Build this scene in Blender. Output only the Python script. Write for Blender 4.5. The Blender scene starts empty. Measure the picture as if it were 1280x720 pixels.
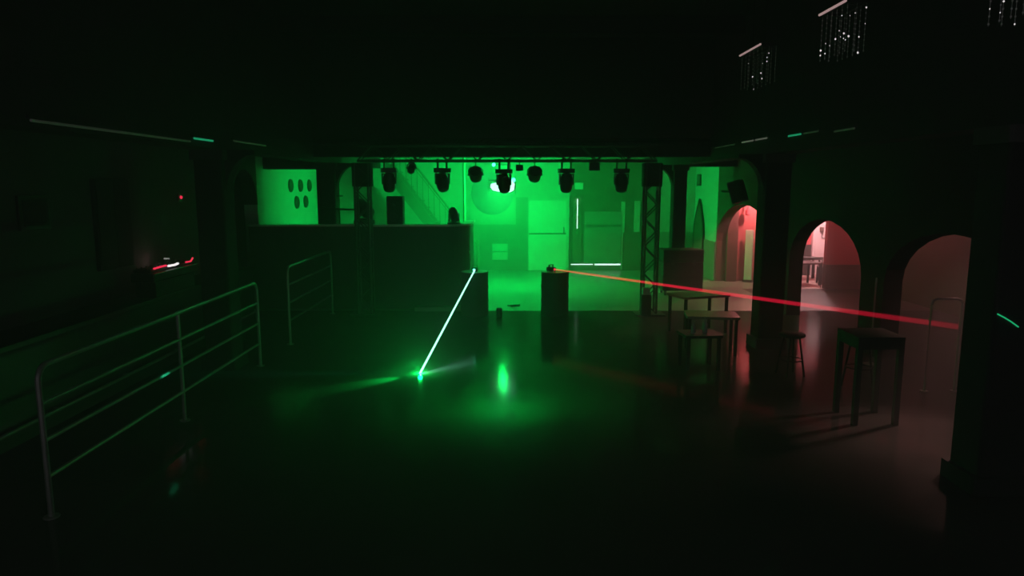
import bpy, bmesh, math, random
from mathutils import Vector, Matrix

S = bpy.context.scene
COL = S.collection
PI = math.pi
R = math.radians
random.seed(7)

# ---------------------------------------------------------------- camera
cam_d = bpy.data.cameras.new('camera')
cam = bpy.data.objects.new('camera', cam_d)
COL.objects.link(cam)
cam_d.sensor_width = 36.0
cam_d.lens = 36.0 * 880 / 1280
cam_d.clip_start = 0.05
cam_d.clip_end = 200
cam.location = (0, 0, 2.65)
cam.rotation_euler = (PI / 2 - math.atan(130 / 880), 0, 0)
S.camera = cam

# ---------------------------------------------------------------- world: a faint grey spill from the open front of the hall
W = bpy.data.worlds.new('world')
S.world = W
W.use_nodes = True
bg = W.node_tree.nodes['Background']
bg.inputs[0].default_value = (1.0, 0.93, 0.95, 1)
bg.inputs[1].default_value = 0.13

S.view_settings.view_transform = 'Standard'
S.view_settings.look = 'None'
S.view_settings.gamma = 1
S.view_settings.exposure = 0
S.cycles.volume_bounces = 0
S.cycles.max_bounces = 6
S.cycles.sample_clamp_indirect = 4

GREEN = (0.001, 1.0, 0.11)


def point(name, loc, col, watts, rad=0.05):
    d = bpy.data.lights.new(name, 'POINT')
    d.color = col; d.energy = watts; d.shadow_soft_size = rad
    o = bpy.data.objects.new(name, d); COL.objects.link(o); o.location = loc
    return o


def spot(name, loc, to, col, watts, size, blend=1.0, rad=0.01):
    d = bpy.data.lights.new(name, 'SPOT')
    d.color = col; d.energy = watts; d.shadow_soft_size = rad
    d.spot_size = R(size); d.spot_blend = blend
    o = bpy.data.objects.new(name, d); COL.objects.link(o); o.location = loc
    o.rotation_euler = (Vector(to) - Vector(loc)).to_track_quat('-Z', 'Y').to_euler()
    return o


# ---------------------------------------------------------------- materials
MATS = {}


def mat(name, col, rough=0.7, metal=0.0, var=0.15, scale=6.0, bump=0.0, spec=0.5, emit=None, strength=0.0):
    if name in MATS:
        return MATS[name]
    m = bpy.data.materials.new(name); m.use_nodes = True
    nt = m.node_tree; b = nt.nodes['Principled BSDF']
    b.inputs['Roughness'].default_value = rough
    b.inputs['Metallic'].default_value = metal
    b.inputs['Specular IOR Level'].default_value = spec
    tc = nt.nodes.new('ShaderNodeTexCoord')
    nz = nt.nodes.new('ShaderNodeTexNoise'); nz.inputs['Scale'].default_value = scale
    nz.inputs['Detail'].default_value = 5
    nt.links.new(tc.outputs['Object'], nz.inputs['Vector'])
    rp = nt.nodes.new('ShaderNodeValToRGB')
    lo = [max(0, c * (1 - var)) for c in col]; hi = [min(1, c * (1 + var)) for c in col]
    rp.color_ramp.elements[0].position = 0.3; rp.color_ramp.elements[1].position = 0.7
    rp.color_ramp.elements[0].color = (*lo, 1); rp.color_ramp.elements[1].color = (*hi, 1)
    nt.links.new(nz.outputs['Fac'], rp.inputs['Fac'])
    nt.links.new(rp.outputs['Color'], b.inputs['Base Color'])
    if bump:
        bp = nt.nodes.new('ShaderNodeBump'); bp.inputs['Strength'].default_value = bump
        bp.inputs['Distance'].default_value = 0.02
        nt.links.new(nz.outputs['Fac'], bp.inputs['Height']); nt.links.new(bp.outputs['Normal'], b.inputs['Normal'])
    if emit:
        b.inputs['Emission Color'].default_value = (*emit, 1)
        b.inputs['Emission Strength'].default_value = strength
    MATS[name] = m
    return m


mat('white_plaster', (0.52, 0.52, 0.50), 0.8, var=0.06, scale=1.5, bump=0.1)
mat('green_dado', (0.24, 0.28, 0.26), 0.6, var=0.08, scale=2.0)
mat('dark_panel', (0.15, 0.17, 0.13), 0.6, var=0.15, scale=2.0)
mat('hall_black', (0.017, 0.017, 0.018), 0.85, var=0.3, scale=3.0)
mat('hall_grey', (0.065, 0.062, 0.065), 0.85, var=0.2, scale=1.0)
mat('ceiling_black', (0.016, 0.016, 0.018), 0.9, var=0.3)
mat('ceiling_pale', (0.45, 0.45, 0.45), 0.9, var=0.1)
mat('black_floor', (0.05, 0.05, 0.047), 0.13, var=0.25, scale=0.9, bump=0.01, spec=0.03)
mat('concrete', (0.29, 0.29, 0.28), 0.35, var=0.12, scale=1.6)
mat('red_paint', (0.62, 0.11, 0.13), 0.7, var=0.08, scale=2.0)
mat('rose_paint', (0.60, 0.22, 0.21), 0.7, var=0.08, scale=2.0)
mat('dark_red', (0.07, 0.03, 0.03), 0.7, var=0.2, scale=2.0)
mat('brown_wall', (0.16, 0.10, 0.08), 0.7, var=0.15, scale=2.0)
mat('white_paint', (0.82, 0.80, 0.80), 0.5, var=0.04)
mat('pale_door', (0.70, 0.70, 0.68), 0.5, var=0.03, scale=2.0)
mat('pale_timber', (0.55, 0.55, 0.52), 0.6, var=0.06)
mat('disc_paint', (0.33, 0.35, 0.42), 0.5, var=0.06, scale=3)
mat('dark_disc', (0.055, 0.055, 0.05), 0.6, var=0.1)
mat('black_matte', (0.014, 0.014, 0.014), 0.7, var=0.3)
mat('black_plastic', (0.02, 0.02, 0.02), 0.35, var=0.2)
mat('black_cloth', (0.012, 0.012, 0.013), 0.95, var=0.3, scale=30)
mat('black_wood', (0.018, 0.017, 0.016), 0.5, var=0.3, scale=4)
mat('drum_paint', (0.05, 0.05, 0.05), 0.55, var=0.2, scale=5)
mat('drum_lid', (0.70, 0.70, 0.70), 0.35, metal=0.0, var=0.15, scale=8)
mat('truss_metal', (0.10, 0.10, 0.10), 0.45, metal=0.6, var=0.15)
mat('galvanised', (0.30, 0.30, 0.30), 0.42, metal=0.5, var=0.15, scale=12)
mat('pale_metal', (0.75, 0.75, 0.75), 0.3, metal=0.4, var=0.1)
mat('chrome', (0.8, 0.8, 0.8), 0.12, metal=1.0, var=0.05)
mat('glass_lens', (0.05, 0.06, 0.06), 0.06, var=0.1)
mat('glass_bead', (0.7, 0.7, 0.72), 0.05, var=0.05)
mat('bottle_glass', (0.5, 0.5, 0.5), 0.04, var=0.1)
mat('dark_timber', (0.05, 0.045, 0.04), 0.5, var=0.3, scale=5)
mat('stair_timber', (0.20, 0.20, 0.18), 0.6, var=0.15, scale=4)
mat('table_top', (0.30, 0.27, 0.24), 0.35, var=0.2, scale=4)
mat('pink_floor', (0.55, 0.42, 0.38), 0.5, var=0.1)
mat('poster', (0.16, 0.17, 0.15), 0.5, var=0.5, scale=9)
mat('lamp_green', (0.8, 0.9, 0.8), 0.4, emit=(0.001, 1.0, 0.11), strength=2500)
mat('lens_white', (0.8, 0.9, 0.8), 0.4, emit=(0.5, 1.0, 0.8), strength=2.6)
mat('lens_core', (0.8, 0.9, 0.8), 0.4, emit=(0.05, 1.0, 0.32), strength=50)
mat('bulb_green', (0.8, 0.9, 0.8), 0.4, emit=(0.05, 1.0, 0.5), strength=9)
mat('bulb_pink', (0.9, 0.8, 0.8), 0.4, emit=(1.0, 0.62, 0.62), strength=2400)
mat('bulb_dull', (0.9, 0.5, 0.4), 0.4, emit=(1.0, 0.33, 0.32), strength=560)
mat('bulb_near', (0.9, 0.5, 0.4), 0.4, emit=(1.0, 0.42, 0.38), strength=200)
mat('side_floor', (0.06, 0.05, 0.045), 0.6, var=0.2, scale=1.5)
mat('bulb_red', (0.9, 0.3, 0.3), 0.4, emit=(1.0, 0.30, 0.30), strength=1500)
mat('bulb_wall', (0.9, 0.3, 0.3), 0.4, emit=(1.0, 0.3, 0.28), strength=0.6)
mat('daylight_glass', (0.9, 0.9, 0.9), 0.3, emit=(0.75, 1.0, 0.95), strength=2.2)
mat('led_red', (0.5, 0.02, 0.05), 0.4, emit=(1.0, 0.03, 0.09), strength=1.2)
mat('led_white', (0.8, 0.8, 0.8), 0.4, emit=(1.0, 0.9, 0.92), strength=1.4)
mat('led_dim', (0.5, 0.5, 0.5), 0.4, emit=(1.0, 0.9, 0.92), strength=0.25)
mat('glint_pink', (0.8, 0.7, 0.7), 0.4, emit=(1.0, 0.62, 0.62), strength=0.42)
mat('bead_glint', (0.8, 0.8, 0.8), 0.2, emit=(1.0, 0.9, 0.92), strength=0.9)
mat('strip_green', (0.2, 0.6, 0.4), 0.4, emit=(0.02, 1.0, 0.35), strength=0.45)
mat('glint_dull', (0.5, 0.5, 0.48), 0.4, emit=(0.7, 0.65, 0.6), strength=0.009)
mat('glint_bright', (0.5, 0.5, 0.48), 0.4, emit=(0.8, 0.75, 0.65), strength=0.11)
mat('glint_green', (0.4, 0.6, 0.5), 0.4, emit=(0.03, 0.9, 0.4), strength=0.3)
mat('violet_lens', (0.3, 0.25, 0.4), 0.4, emit=(0.5, 0.3, 0.9), strength=0.035)


def polished(name, fac, rough):
    # worn floor varnish: a thin even gloss over the painted floor, weaker at grazing angles than glass would be
    m = MATS[name]; nt = m.node_tree; b = nt.nodes['Principled BSDF']
    d = nt.nodes.new('ShaderNodeBsdfDiffuse'); g = nt.nodes.new('ShaderNodeBsdfGlossy'); mx = nt.nodes.new('ShaderNodeMixShader')
    nt.links.new(b.inputs['Base Color'].links[0].from_socket, d.inputs['Color'])
    g.inputs['Roughness'].default_value = rough; g.inputs['Color'].default_value = (1, 1, 1, 1)
    mx.inputs[0].default_value = fac
    nt.links.new(d.outputs[0], mx.inputs[1]); nt.links.new(g.outputs[0], mx.inputs[2])
    nt.links.new(mx.outputs[0], nt.nodes['Material Output'].inputs['Surface'])


polished('black_floor', 0.065, 0.12)


def volume_mat(name, build):
    m = bpy.data.materials.new(name); m.use_nodes = True
    nt = m.node_tree; nt.nodes.clear()
    out = nt.nodes.new('ShaderNodeOutputMaterial')
    build(nt, out); MATS[name] = m
    return m


def haze_build(nt, out):
    v = nt.nodes.new('ShaderNodeVolumeScatter')
    v.inputs['Color'].default_value = (1, 1, 1, 1)
    v.inputs['Density'].default_value = 0.030
    v.inputs['Anisotropy'].default_value = 0.55
    nt.links.new(v.outputs[0], out.inputs['Volume'])


def glow_build(col, s0, s1):
    def f(nt, out):     # light scattered out of a laser beam, fading along the beam's own length (local Z)
        tc = nt.nodes.new('ShaderNodeTexCoord')
        sp = nt.nodes.new('ShaderNodeSeparateXYZ'); nt.links.new(tc.outputs['Generated'], sp.inputs[0])
        mr = nt.nodes.new('ShaderNodeMapRange')
        mr.inputs['To Min'].default_value = s0; mr.inputs['To Max'].default_value = s1
        nt.links.new(sp.outputs['Z'], mr.inputs['Value'])
        e = nt.nodes.new('ShaderNodeEmission'); e.inputs[0].default_value = (*col, 1)
        nt.links.new(mr.outputs[0], e.inputs[1])
        nt.links.new(e.outputs[0], out.inputs['Volume'])
    return f


volume_mat('haze', haze_build)
volume_mat('beam_green', glow_build((0.30, 1.0, 0.66), 62, 62))
volume_mat('beam_red', glow_build((1.0, 0.008, 0.05), 20, 1.5))


# ---------------------------------------------------------------- mesh builder
class MB:
    def __init__(s):
        s.v = []; s.f = []; s.m = []; s.cur = 0

    def add(s, vs, fs):
        o = len(s.v); s.v += [tuple(v) for v in vs]; s.f += [tuple(o + i for i in f) for f in fs]
        s.m += [s.cur] * len(fs); return s

    def box(s, x0, x1, y0, y1, z0, z1):
        vs = [(x, y, z) for z in (z0, z1) for y in (y0, y1) for x in (x0, x1)]
        return s.add(vs, [(0, 2, 3, 1), (4, 5, 7, 6), (0, 1, 5, 4), (2, 6, 7, 3), (0, 4, 6, 2), (1, 3, 7, 5)])

    def cbox(s, c, d, M=None):
        n = len(s.v)
        s.box(-d[0] / 2, d[0] / 2, -d[1] / 2, d[1] / 2, -d[2] / 2, d[2] / 2)
        for i in range(n, len(s.v)):
            p = Vector(s.v[i])
            if M is not None: p = M @ p
            s.v[i] = tuple(p + Vector(c))
        return s

    def rbox(s, x0, x1, y0, y1, z0, z1, r=0.02, axis='z', n=3):
        """box with rounded vertical edges"""
        pts = []
        for (cx, cy, a0) in ((x1 - r, y1 - r, 0), (x0 + r, y1 - r, 90), (x0 + r, y0 + r, 180), (x1 - r, y0 + r, 270)):
            for k in range(n + 1):
                a = R(a0 + 90 * k / n); pts.append((cx + r * math.cos(a), cy + r * math.sin(a)))
        return s.prism(pts, z0, z1)

    def prism(s, pts, z0, z1, M=None):
        n = len(pts)
        vs = [(x, y, z0) for x, y in pts] + [(x, y, z1) for x, y in pts]
        if M is not None: vs = [tuple(M @ Vector(v)) for v in vs]
        return s.add(vs, [tuple(range(n - 1, -1, -1)), tuple(range(n, 2 * n))] +
                     [(i, (i + 1) % n, n + (i + 1) % n, n + i) for i in range(n)])

    def tube(s, a, b, r, n=8, r2=None):
        a = Vector(a); b = Vector(b); d = (b - a)
        q = d.to_track_quat('Z', 'Y'); r2 = r if r2 is None else r2
        vs = []
        for p, rr in ((a, r), (b, r2)):
            for k in range(n):
                t = 2 * PI * k / n
                vs.append(p + q @ Vector((rr * math.cos(t), rr * math.sin(t), 0)))
        return s.add(vs, [tuple(range(n - 1, -1, -1)), tuple(range(n, 2 * n))] +
                     [(i, (i + 1) % n, n + (i + 1) % n, n + i) for i in range(n)])

    def path(s, pts, r, n=8):
        """bent tube through the points"""
        P = [Vector(p) for p in pts]; rings = []
        for i, p in enumerate(P):
            d = (P[min(i + 1, len(P) - 1)] - P[max(i - 1, 0)]).normalized()
            q = d.to_track_quat('Z', 'Y')
            rings.append([p + q @ Vector((r * math.cos(2 * PI * k / n), r * math.sin(2 * PI * k / n), 0)) for k in range(n)])
        vs = [v for rg in rings for v in rg]; fs = []
        for i in range(len(P) - 1):
            # align ring i+1 to ring i by the smallest distance
            best = min(range(n), key=lambda o: (rings[i + 1][o] - rings[i][0]).length)
            if best:
                rings[i + 1] = rings[i + 1][best:] + rings[i + 1][:best]
        vs = [v for rg in rings for v in rg]
        for i in range(len(P) - 1):
            for k in range(n):
                a, b2 = i * n + k, i * n + (k + 1) % n
                fs.append((a, b2, b2 + n, a + n))
        fs += [tuple(range(n - 1, -1, -1)), tuple(range(len(vs) - n, len(vs)))]
        return s.add(vs, fs)

    def lathe(s, prof, c=(0, 0, 0), n=20, M=None):
        """profile of (radius, z) turned about Z"""
        vs = []
        for (r, z) in prof:
            for k in range(n):
                t = 2 * PI * k / n
                p = Vector((r * math.cos(t), r * math.sin(t), z))
                if M is not None: p = M @ p
                vs.append(p + Vector(c))
        fs = []
        for i in range(len(prof) - 1):
            for k in range(n):
                a, b = i * n + k, i * n + (k + 1) % n
                fs.append((a, b, b + n, a + n))
        fs += [tuple(range(n - 1, -1, -1)), tuple(range(len(vs) - n, len(vs)))]
        return s.add(vs, fs)

    def ball(s, c, r, n=8, m=5):
        prof = [(max(1e-4, r * math.sin(PI * i / m)), -r * math.cos(PI * i / m)) for i in range(m + 1)]
        return s.lathe(prof, c, n)

    def build(s, name, m, parent=None, bevel=0.0, smooth=False):
        me = bpy.data.meshes.new(name)
        me.from_pydata(s.v, [], s.f); me.update()
        bm = bmesh.new(); bm.from_mesh(me)
        bmesh.ops.recalc_face_normals(bm, faces=bm.faces); bm.to_mesh(me); bm.free()
        ms = m if isinstance(m, (list, tuple)) else [m]
        for x in ms: me.materials.append(MATS[x])
        if len(ms) > 1:
            for p, i in zip(me.polygons, s.m): p.material_index = i
        o = bpy.data.objects.new(name, me); COL.objects.link(o)
        if parent: o.parent = parent
        if bevel:
            md = o.modifiers.new('bevel', 'BEVEL'); md.width = bevel; md.segments = 2; md.limit_method = 'ANGLE'
        if smooth:
            for p in me.polygons: p.use_smooth = True
            me.set_sharp_from_angle(angle=R(40))
        return o


def thing(name, label, cat, loc=(0, 0, 0), rz=0.0, group=None):
    o = bpy.data.objects.new(name, None); COL.objects.link(o)
    o.empty_display_size = 0.1
    o.location = loc; o.rotation_euler = (0, 0, rz)
    return tag(o, label, cat, group)


def tag(o, label, cat, group=None):
    o['label'] = label; o['category'] = cat
    if group: o['group'] = group
    return o


def struct(o, label=None):
    o['kind'] = 'structure'
    if label: o['label'] = label
    return o


def rename_dup(src, loc, rz, label, group=None):
    r = src.copy(); COL.objects.link(r); r.location = loc; r.rotation_euler = (0, 0, rz)
    r['label'] = label
    if group: r['group'] = group
    for ch in list(src.children):
        c = ch.copy(); COL.objects.link(c); c.parent = r
        for g in ch.children:
            d = g.copy(); COL.objects.link(d); d.parent = c
    return r


# ================================================================ STRUCTURE
BW = 21.7          # back wall
LX, RX = -5.6, 5.6
struct(MB().box(-6.8, 9.2, -0.5, 14.65, -0.2, 0).build('floor', 'black_floor'), 'black polished dance floor')
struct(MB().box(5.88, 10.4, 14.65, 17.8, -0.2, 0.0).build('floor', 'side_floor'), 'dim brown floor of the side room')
m = MB(); m.box(-6.8, 5.88, 14.65, BW + 0.3, -0.2, 0.0); m.box(5.88, 6.9, 17.8, BW + 0.3, -0.2, 0)
struct(m.build('floor', 'concrete'), 'pale concrete floor of the green-lit back room')
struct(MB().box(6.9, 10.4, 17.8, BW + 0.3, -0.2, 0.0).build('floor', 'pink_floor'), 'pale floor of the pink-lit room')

# hall ceiling with joists
struct(MB().box(-4.6, 4.6, -0.5, 14.7, 5.5, 5.65).build('ceiling', 'ceiling_black'), 'black ceiling high over the dance floor')
for i in range(5):
    struct(MB().box(-4.4, 4.4, 2.2 + 2.6 * i, 2.4 + 2.6 * i, 5.22, 5.5).build('ceiling_beam', 'ceiling_black'))
struct(MB().box(-6.0, -4.4, -0.5, 14.4, 3.42, 3.55).build('ceiling', 'ceiling_black'), 'low black ceiling over the left aisle')
struct(MB().box(4.4, 6.0, -0.5, 14.4, 3.42, 3.55).build('ceiling', 'ceiling_black'), 'low black ceiling over the right aisle')
struct(MB().box(-6.0, 6.0, 14.4, BW + 0.3, 3.42, 3.55).build('ceiling', 'ceiling_pale'), 'ceiling of the green-lit back room')
# gallery beams on the pillar rows, upper walls, fascia over the back opening
for sx in (-1, 1):
    x0, x1 = sorted((sx * 4.0, sx * 4.4))
    struct(MB().box(x0, x1, -0.5, BW, 3.12, 3.42).build('gallery_beam', 'hall_black'))
    struct(MB().box(x0, x1, -0.5, 14.7, 3.42, 5.5).build('wall_left_upper' if sx < 0 else 'wall_right_upper', 'ceiling_black'))
struct(MB().box(-4.0, 4.0, 14.4, 14.65, 3.19, 5.5).build('fascia_beam', 'ceiling_black'), 'black fascia above the lighting truss')

struct(MB().box(-5.6, -4.4, 16.05, 16.35, 2.98, 3.42).build('cross_beam', 'hall_black'))
struct(MB().box(4.4, 5.6, 17.75, 18.05, 3.08, 3.42).build('cross_beam', 'hall_black'))
# left wall
struct(MB().box(LX - 0.3, LX, -0.5, 14.2, 0, 3.42).build('wall_left', 'hall_grey'), 'dark grey left wall of the hall')
wl = struct(MB().box(LX - 0.3, LX, 15.6, BW, 0, 3.42).build('wall_left', 'white_paint'), 'pale left wall of the back room with round discs')


def arch_profile(y0, y1, spring, crown, n=14):
    yc = (y0 + y1) / 2; a = (y1 - y0) / 2
    return [(yc - a * math.cos(PI * k / n), spring + (crown - spring) * math.sin(PI * k / n)) for k in range(n + 1)]


def arch_run(mb, x0, x1, y0, y1, spring, crown, top):
    P = arch_profile(y0, y1, spring, crown)
    for (ya, za), (yb, zb) in zip(P[:-1], P[1:]):
        vs = [(x, y, z) for x in (x0, x1) for (y, z) in ((ya, za), (yb, zb), (yb, top), (ya, top))]
        mb.add(vs, [(0, 1, 2, 3), (7, 6, 5, 4), (0, 4, 5, 1), (3, 2, 6, 7)])


# arch at the end of the left wall
mb = MB(); arch_run(mb, LX - 0.3, LX, 14.2, 15.6, 2.2, 2.95, 3.42)
struct(mb.build('wall_left', 'hall_grey'), 'dark arch at the end of the left wall')
m = MB(); m.box(-6.8, -6.6, 13.8, 16.0, 0, 3.42); m.box(-6.6, -5.9, 13.8, 13.95, 0, 3.42); m.box(-6.6, -5.9, 15.85, 16.0, 0, 3.42); m.box(-6.8, -5.9, 13.8, 16.0, 3.42, 3.5)
struct(m.build('wall_left', 'hall_black'), 'dark recess behind the left arch')

# right wall: an arcade
mb = MB()
WT = RX + 0.28
mb.box(RX, WT, -0.5, 7.4, 0, 3.42)
arch_run(mb, RX, WT, 7.4, 10.5, 1.2, 2.02, 3.42)
mb.box(RX, WT, 10.5, 11.2, 0, 3.42)
arch_run(mb, RX, WT, 11.2, 14.15, 1.15, 2.02, 3.42)
mb.box(RX, WT, 14.15, 14.65, 0, 3.42)
struct(mb.build('wall_right', 'hall_black'), 'black right wall with low arches')
mb = MB()
mb.box(RX, WT, 14.65, 15.0, 0, 3.42)
m = MB(); arch_run(m, RX, WT, 15.0, 19.3, 1.1, 2.16, 3.42); m.box(RX + 0.01, WT, 19.28, 19.31, 0, 1.1)  # brown colour stands in for the shade around the arch
struct(m.build('wall_right', 'brown_wall'), 'brown arch piece of the right wall at the back, darkened as if shaded')
mb.box(RX, WT, 19.3, BW, 0, 3.42)
wr = struct(mb.build('wall_right', 'white_paint'), 'pale right wall of the back room with a low arch')
struct(MB().box(RX - 0.03, RX, 19.3, BW - 0.03, 0, 1.07).build('trim_1', 'green_dado'), 'dark painted dado on the pale right wall')

# back wall
mb = MB()
mb.box(-6.0, 1.76, BW, BW + 0.25, 0, 3.42)
mb.box(4.42, 5.9, BW, BW + 0.25, 0, 3.42)
struct(mb.build('wall_back', 'white_plaster'), 'pale back wall of the green-lit room')
struct(MB().box(1.76, 4.42, BW - 0.04, BW + 0.25, 0, 3.42).build('wall_back', 'dark_panel'), 'dark boarded part of the back wall')
mb = MB(); mb.box(-5.6, 0.50, BW - 0.03, BW, 0, 1.42)
struct(mb.build('trim_2', 'green_dado'), 'darker painted dado below the round disc')
struct(MB().box(4.42, 5.57, BW - 0.03, BW, 0, 1.19).build('trim_3', 'green_dado'), 'dado at the right end of the back wall')
struct(MB().box(0.12, 0.50, BW - 0.022, BW, 1.42, 2.25).build('trim_4', 'green_dado'), 'darker painted strip beside the pale door')
# pale battens on the dark boards
for k, (a, b, z0, z1) in enumerate(((3.34, 3.46, 1.18, 2.12), (3.74, 3.92, 1.19, 2.14), (3.36, 3.41, 0.02, 1.18))):
    struct(MB().box(a, b, BW - 0.07, BW - 0.04, z0, z1).build('trim_%d' % (5 + k), 'pale_timber', bevel=0.006))

# side room on the right and the pink-lit room behind it
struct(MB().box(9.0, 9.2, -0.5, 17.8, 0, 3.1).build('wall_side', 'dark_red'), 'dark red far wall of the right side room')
mb = MB(); mb.box(6.9, 7.02, 17.8, 17.95, 0, 3.1); mb.box(7.98, 9.2, 17.8, 17.95, 0.62, 3.1); mb.box(7.02, 7.98, 17.8, 17.95, 2.1, 3.1)
struct(mb.build('wall_side', 'red_paint'), 'red cross wall with a doorway in the right side room')
struct(MB().box(7.98, 9.2, 17.77, 17.95, 0, 0.62).build('trim_8', 'brown_wall'), 'brown dado of the red cross wall')
struct(MB().box(5.88, 6.9, 19.3, 19.45, 0, 3.1).build('wall_side', 'rose_paint'), 'red wall glowing behind the back arch')
struct(MB().box(5.88, 6.16, 19.18, 19.3, 0, 3.1).build('pilaster_column', 'brown_wall'))
struct(MB().box(6.78, 6.9, 17.8, 19.3, 0, 3.1).build('wall_side', 'brown_wall'), 'short brown return wall beside the back arch')
struct(MB().box(5.88, 9.2, -0.5, 17.95, 3.1, 3.2).build('ceiling', 'ceiling_black'), 'dark ceiling of the side room')
struct(MB().box(6.9, 10.3, 17.95, 20.7, 3.1, 3.2).build('ceiling', 'ceiling_pale'), 'ceiling of the pink-lit room')
struct(MB().box(5.88, 6.9, 17.95, 19.45, 3.1, 3.2).build('ceiling', 'ceiling_black'), 'ceiling behind the back arch')
struct(MB().box(6.9, 10.3, 20.5, 20.7, 0, 3.1).build('wall_back', 'red_paint'), 'red back wall of the pink-lit room')
struct(MB().box(6.9, 8.72, 20.46, 20.5, 0, 0.9).build('trim_9', 'dark_timber'), 'dark dado of the pink-lit room')
struct(MB().box(10.2, 10.3, 17.95, 20.5, 0, 3.1).build('wall_side', 'red_paint'), 'red right wall of the pink-lit room')
struct(MB().box(6.9, 7.0, 19.45, 20.5, 0, 3.1).build('wall_side', 'red_paint'), 'red left wall of the pink-lit room')


# pillars with flared brackets
def pillar(x, y, label, sides, s=0.2, top=3.12):
    p = thing('pillar', label, 'pillar', (x, y, 0))
    del p['category']; struct(p)
    MB().rbox(-s, s, -s, s, 0.0, top, 0.03).build('shaft', 'hall_black', p)
    MB().rbox(-s - 0.05, s + 0.05, -s - 0.05, s + 0.05, 0, 0.16, 0.03).build('plinth', 'hall_black', p)
    MB().rbox(-s - 0.04, s + 0.04, -s - 0.04, s + 0.04, top - 0.14, top, 0.03).build('capital', 'hall_grey', p)
    for sx in sides:
        pts = [(sx * s, top - 0.62)]
        for k in range(7):
            a = PI / 2 * k / 6
            pts.append((sx * (s + 0.42 * (1 - math.cos(a))), top - 0.62 + 0.56 * math.sin(a)))
        pts += [(sx * (s + 0.42), top), (sx * s, top)]
        M = Matrix(((1, 0, 0, 0), (0, 0, 1, 0), (0, 1, 0, 0), (0, 0, 0, 1)))
        MB().prism(pts, -0.1, 0.1, M).build('bracket', 'hall_black', p)
    return p


pillar(-4.2, 10.05, 'black square pillar beside the near left railing', (1,))
pl = pillar(-4.2, 16.25, 'black square pillar behind the booth in front of the round discs', (1,), 0.21)
MB().box(0.2, 0.33, -0.03, 0.0, 2.36, 2.40).build('hook', 'black_matte', pl)
pillar(4.2, 5.95, 'big black pillar nearest the camera with a green laser line', ())
pillar(4.2, 11.4, 'black pillar between the two red-lit arches', (-1,))
pillar(4.2, 17.9, 'black pillar behind the black flight case', (-1,), 0.17)


# doors
d1 = bpy.data.objects.new('door_1', None); COL.objects.link(d1); struct(d1, 'pale split door, brightest thing on the back wall')
d1.location = (0.52, BW, 0)
MB().box(0.0, 1.14, -0.05, -0.03, 1.10, 1.16).build('cross_rail', 'dark_panel', d1)
MB().box(0.0, 1.14, -0.09, -0.03, 1.16, 2.15).build('door_leaf', 'pale_door', d1, bevel=0.008)
MB().box(0.0, 1.14, -0.09, -0.03, 0.01, 1.115).build('door_leaf', 'pale_door', d1, bevel=0.008)
m = MB(); m.box(-0.03, 0.0, -0.07, 0, 0, 2.2); m.box(1.14, 1.23, -0.11, 0, 0, 2.2); m.box(-0.03, 1.23, -0.07, 0, 2.15, 2.2)
m.build('door_frame', 'pale_timber', d1)
m = MB(); m.tube((1.06, -0.09, 1.25), (1.06, -0.14, 1.25), 0.012); m.tube((1.06, -0.14, 1.15), (1.06, -0.14, 1.35), 0.014)
m.build('door_handle', 'black_plastic', d1)

d2 = bpy.data.objects.new('door_2', None); COL.objects.link(d2); struct(d2, 'dull green shutter door with white daylight under its lower edge')
d2.location = (1.80, BW - 0.04, 0)
MB().box(0.42, 1.55, -0.06, -0.0, 0.22, 1.36).build('door_leaf', 'green_dado', d2, bevel=0.006)
MB().box(0.42, 1.55, -0.06, -0.0, 1.42, 1.82).build('door_leaf', 'green_dado', d2, bevel=0.006)
m = MB(); m.box(0.06, 0.34, -0.035, 0, 0.22, 2.05); m.build('side_panel', 'dark_panel', d2, bevel=0.006)
MB().box(0.38, 1.55, -0.075, -0.0, 1.36, 1.42).build('cross_rail', 'dark_panel', d2)
for q in ((0.0, 0.70, 0.178, 0.202), (0.76, 1.55, 0.168, 0.207)):
    o = MB().box(q[0], q[1], -0.03, 0, q[2], q[3]).build('daylight_gap', 'daylight_glass', d2); o['label'] = 'white daylight showing under the door'
m = MB(); m.box(0.187, 0.210, -0.045, 0, 1.30, 2.2)
o = m.build('daylight_slot', 'daylight_glass', d2); o['label'] = 'narrow upright white slit of daylight'
m = MB(); m.box(-0.02, 0.02, -0.05, 0, 0, 2.28); m.box(0.0, 1.56, -0.05, 0, 2.24, 2.28)
m.build('door_frame', 'dark_panel', d2)

# arched door on the right wall of the back room
d3 = bpy.data.objects.new('door_3', None); COL.objects.link(d3); struct(d3, 'dark pointed-arch door on the pale right wall')
m = MB()
pts = [(20.45, 0), (20.45, 1.2)] + [(20.45 + 0.55 * (1 - math.cos(PI / 2 * k / 6)), 1.2 + 1.0 * math.sin(PI / 2 * k / 6)) for k in range(1, 7)]
pts += [(21.0 + 0.55 * (1 - math.cos(PI / 2 * k / 6)) * 1.0, 1.2 + 1.0 * math.cos(PI / 2 * k / 6)) for k in range(1, 6)]
pts = [(20.45, 0), (20.45, 1.25)]
for k in range(1, 8):
    t = k / 7; pts.append((20.45 + 0.52 * (1 - math.cos(t * PI / 2)) ** 0.8, 1.25 + 0.95 * t))
pts2 = [(20.97 + (20.97 - y), z) for y, z in reversed(pts)]
pts = pts + pts2[1:]
M3 = Matrix(((0, 0, 1, 0), (1, 0, 0, 0), (0, 1, 0, 0), (0, 0, 0, 1)))
m.prism(pts, RX - 0.06, RX - 0.005, M3)
m.build('door_leaf', 'dark_panel', d3)
m = MB(); m.path([(RX - 0.05, y, z) for y, z in pts], 0.03, 6); m.build('door_frame', 'black_wood', d3)

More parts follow.
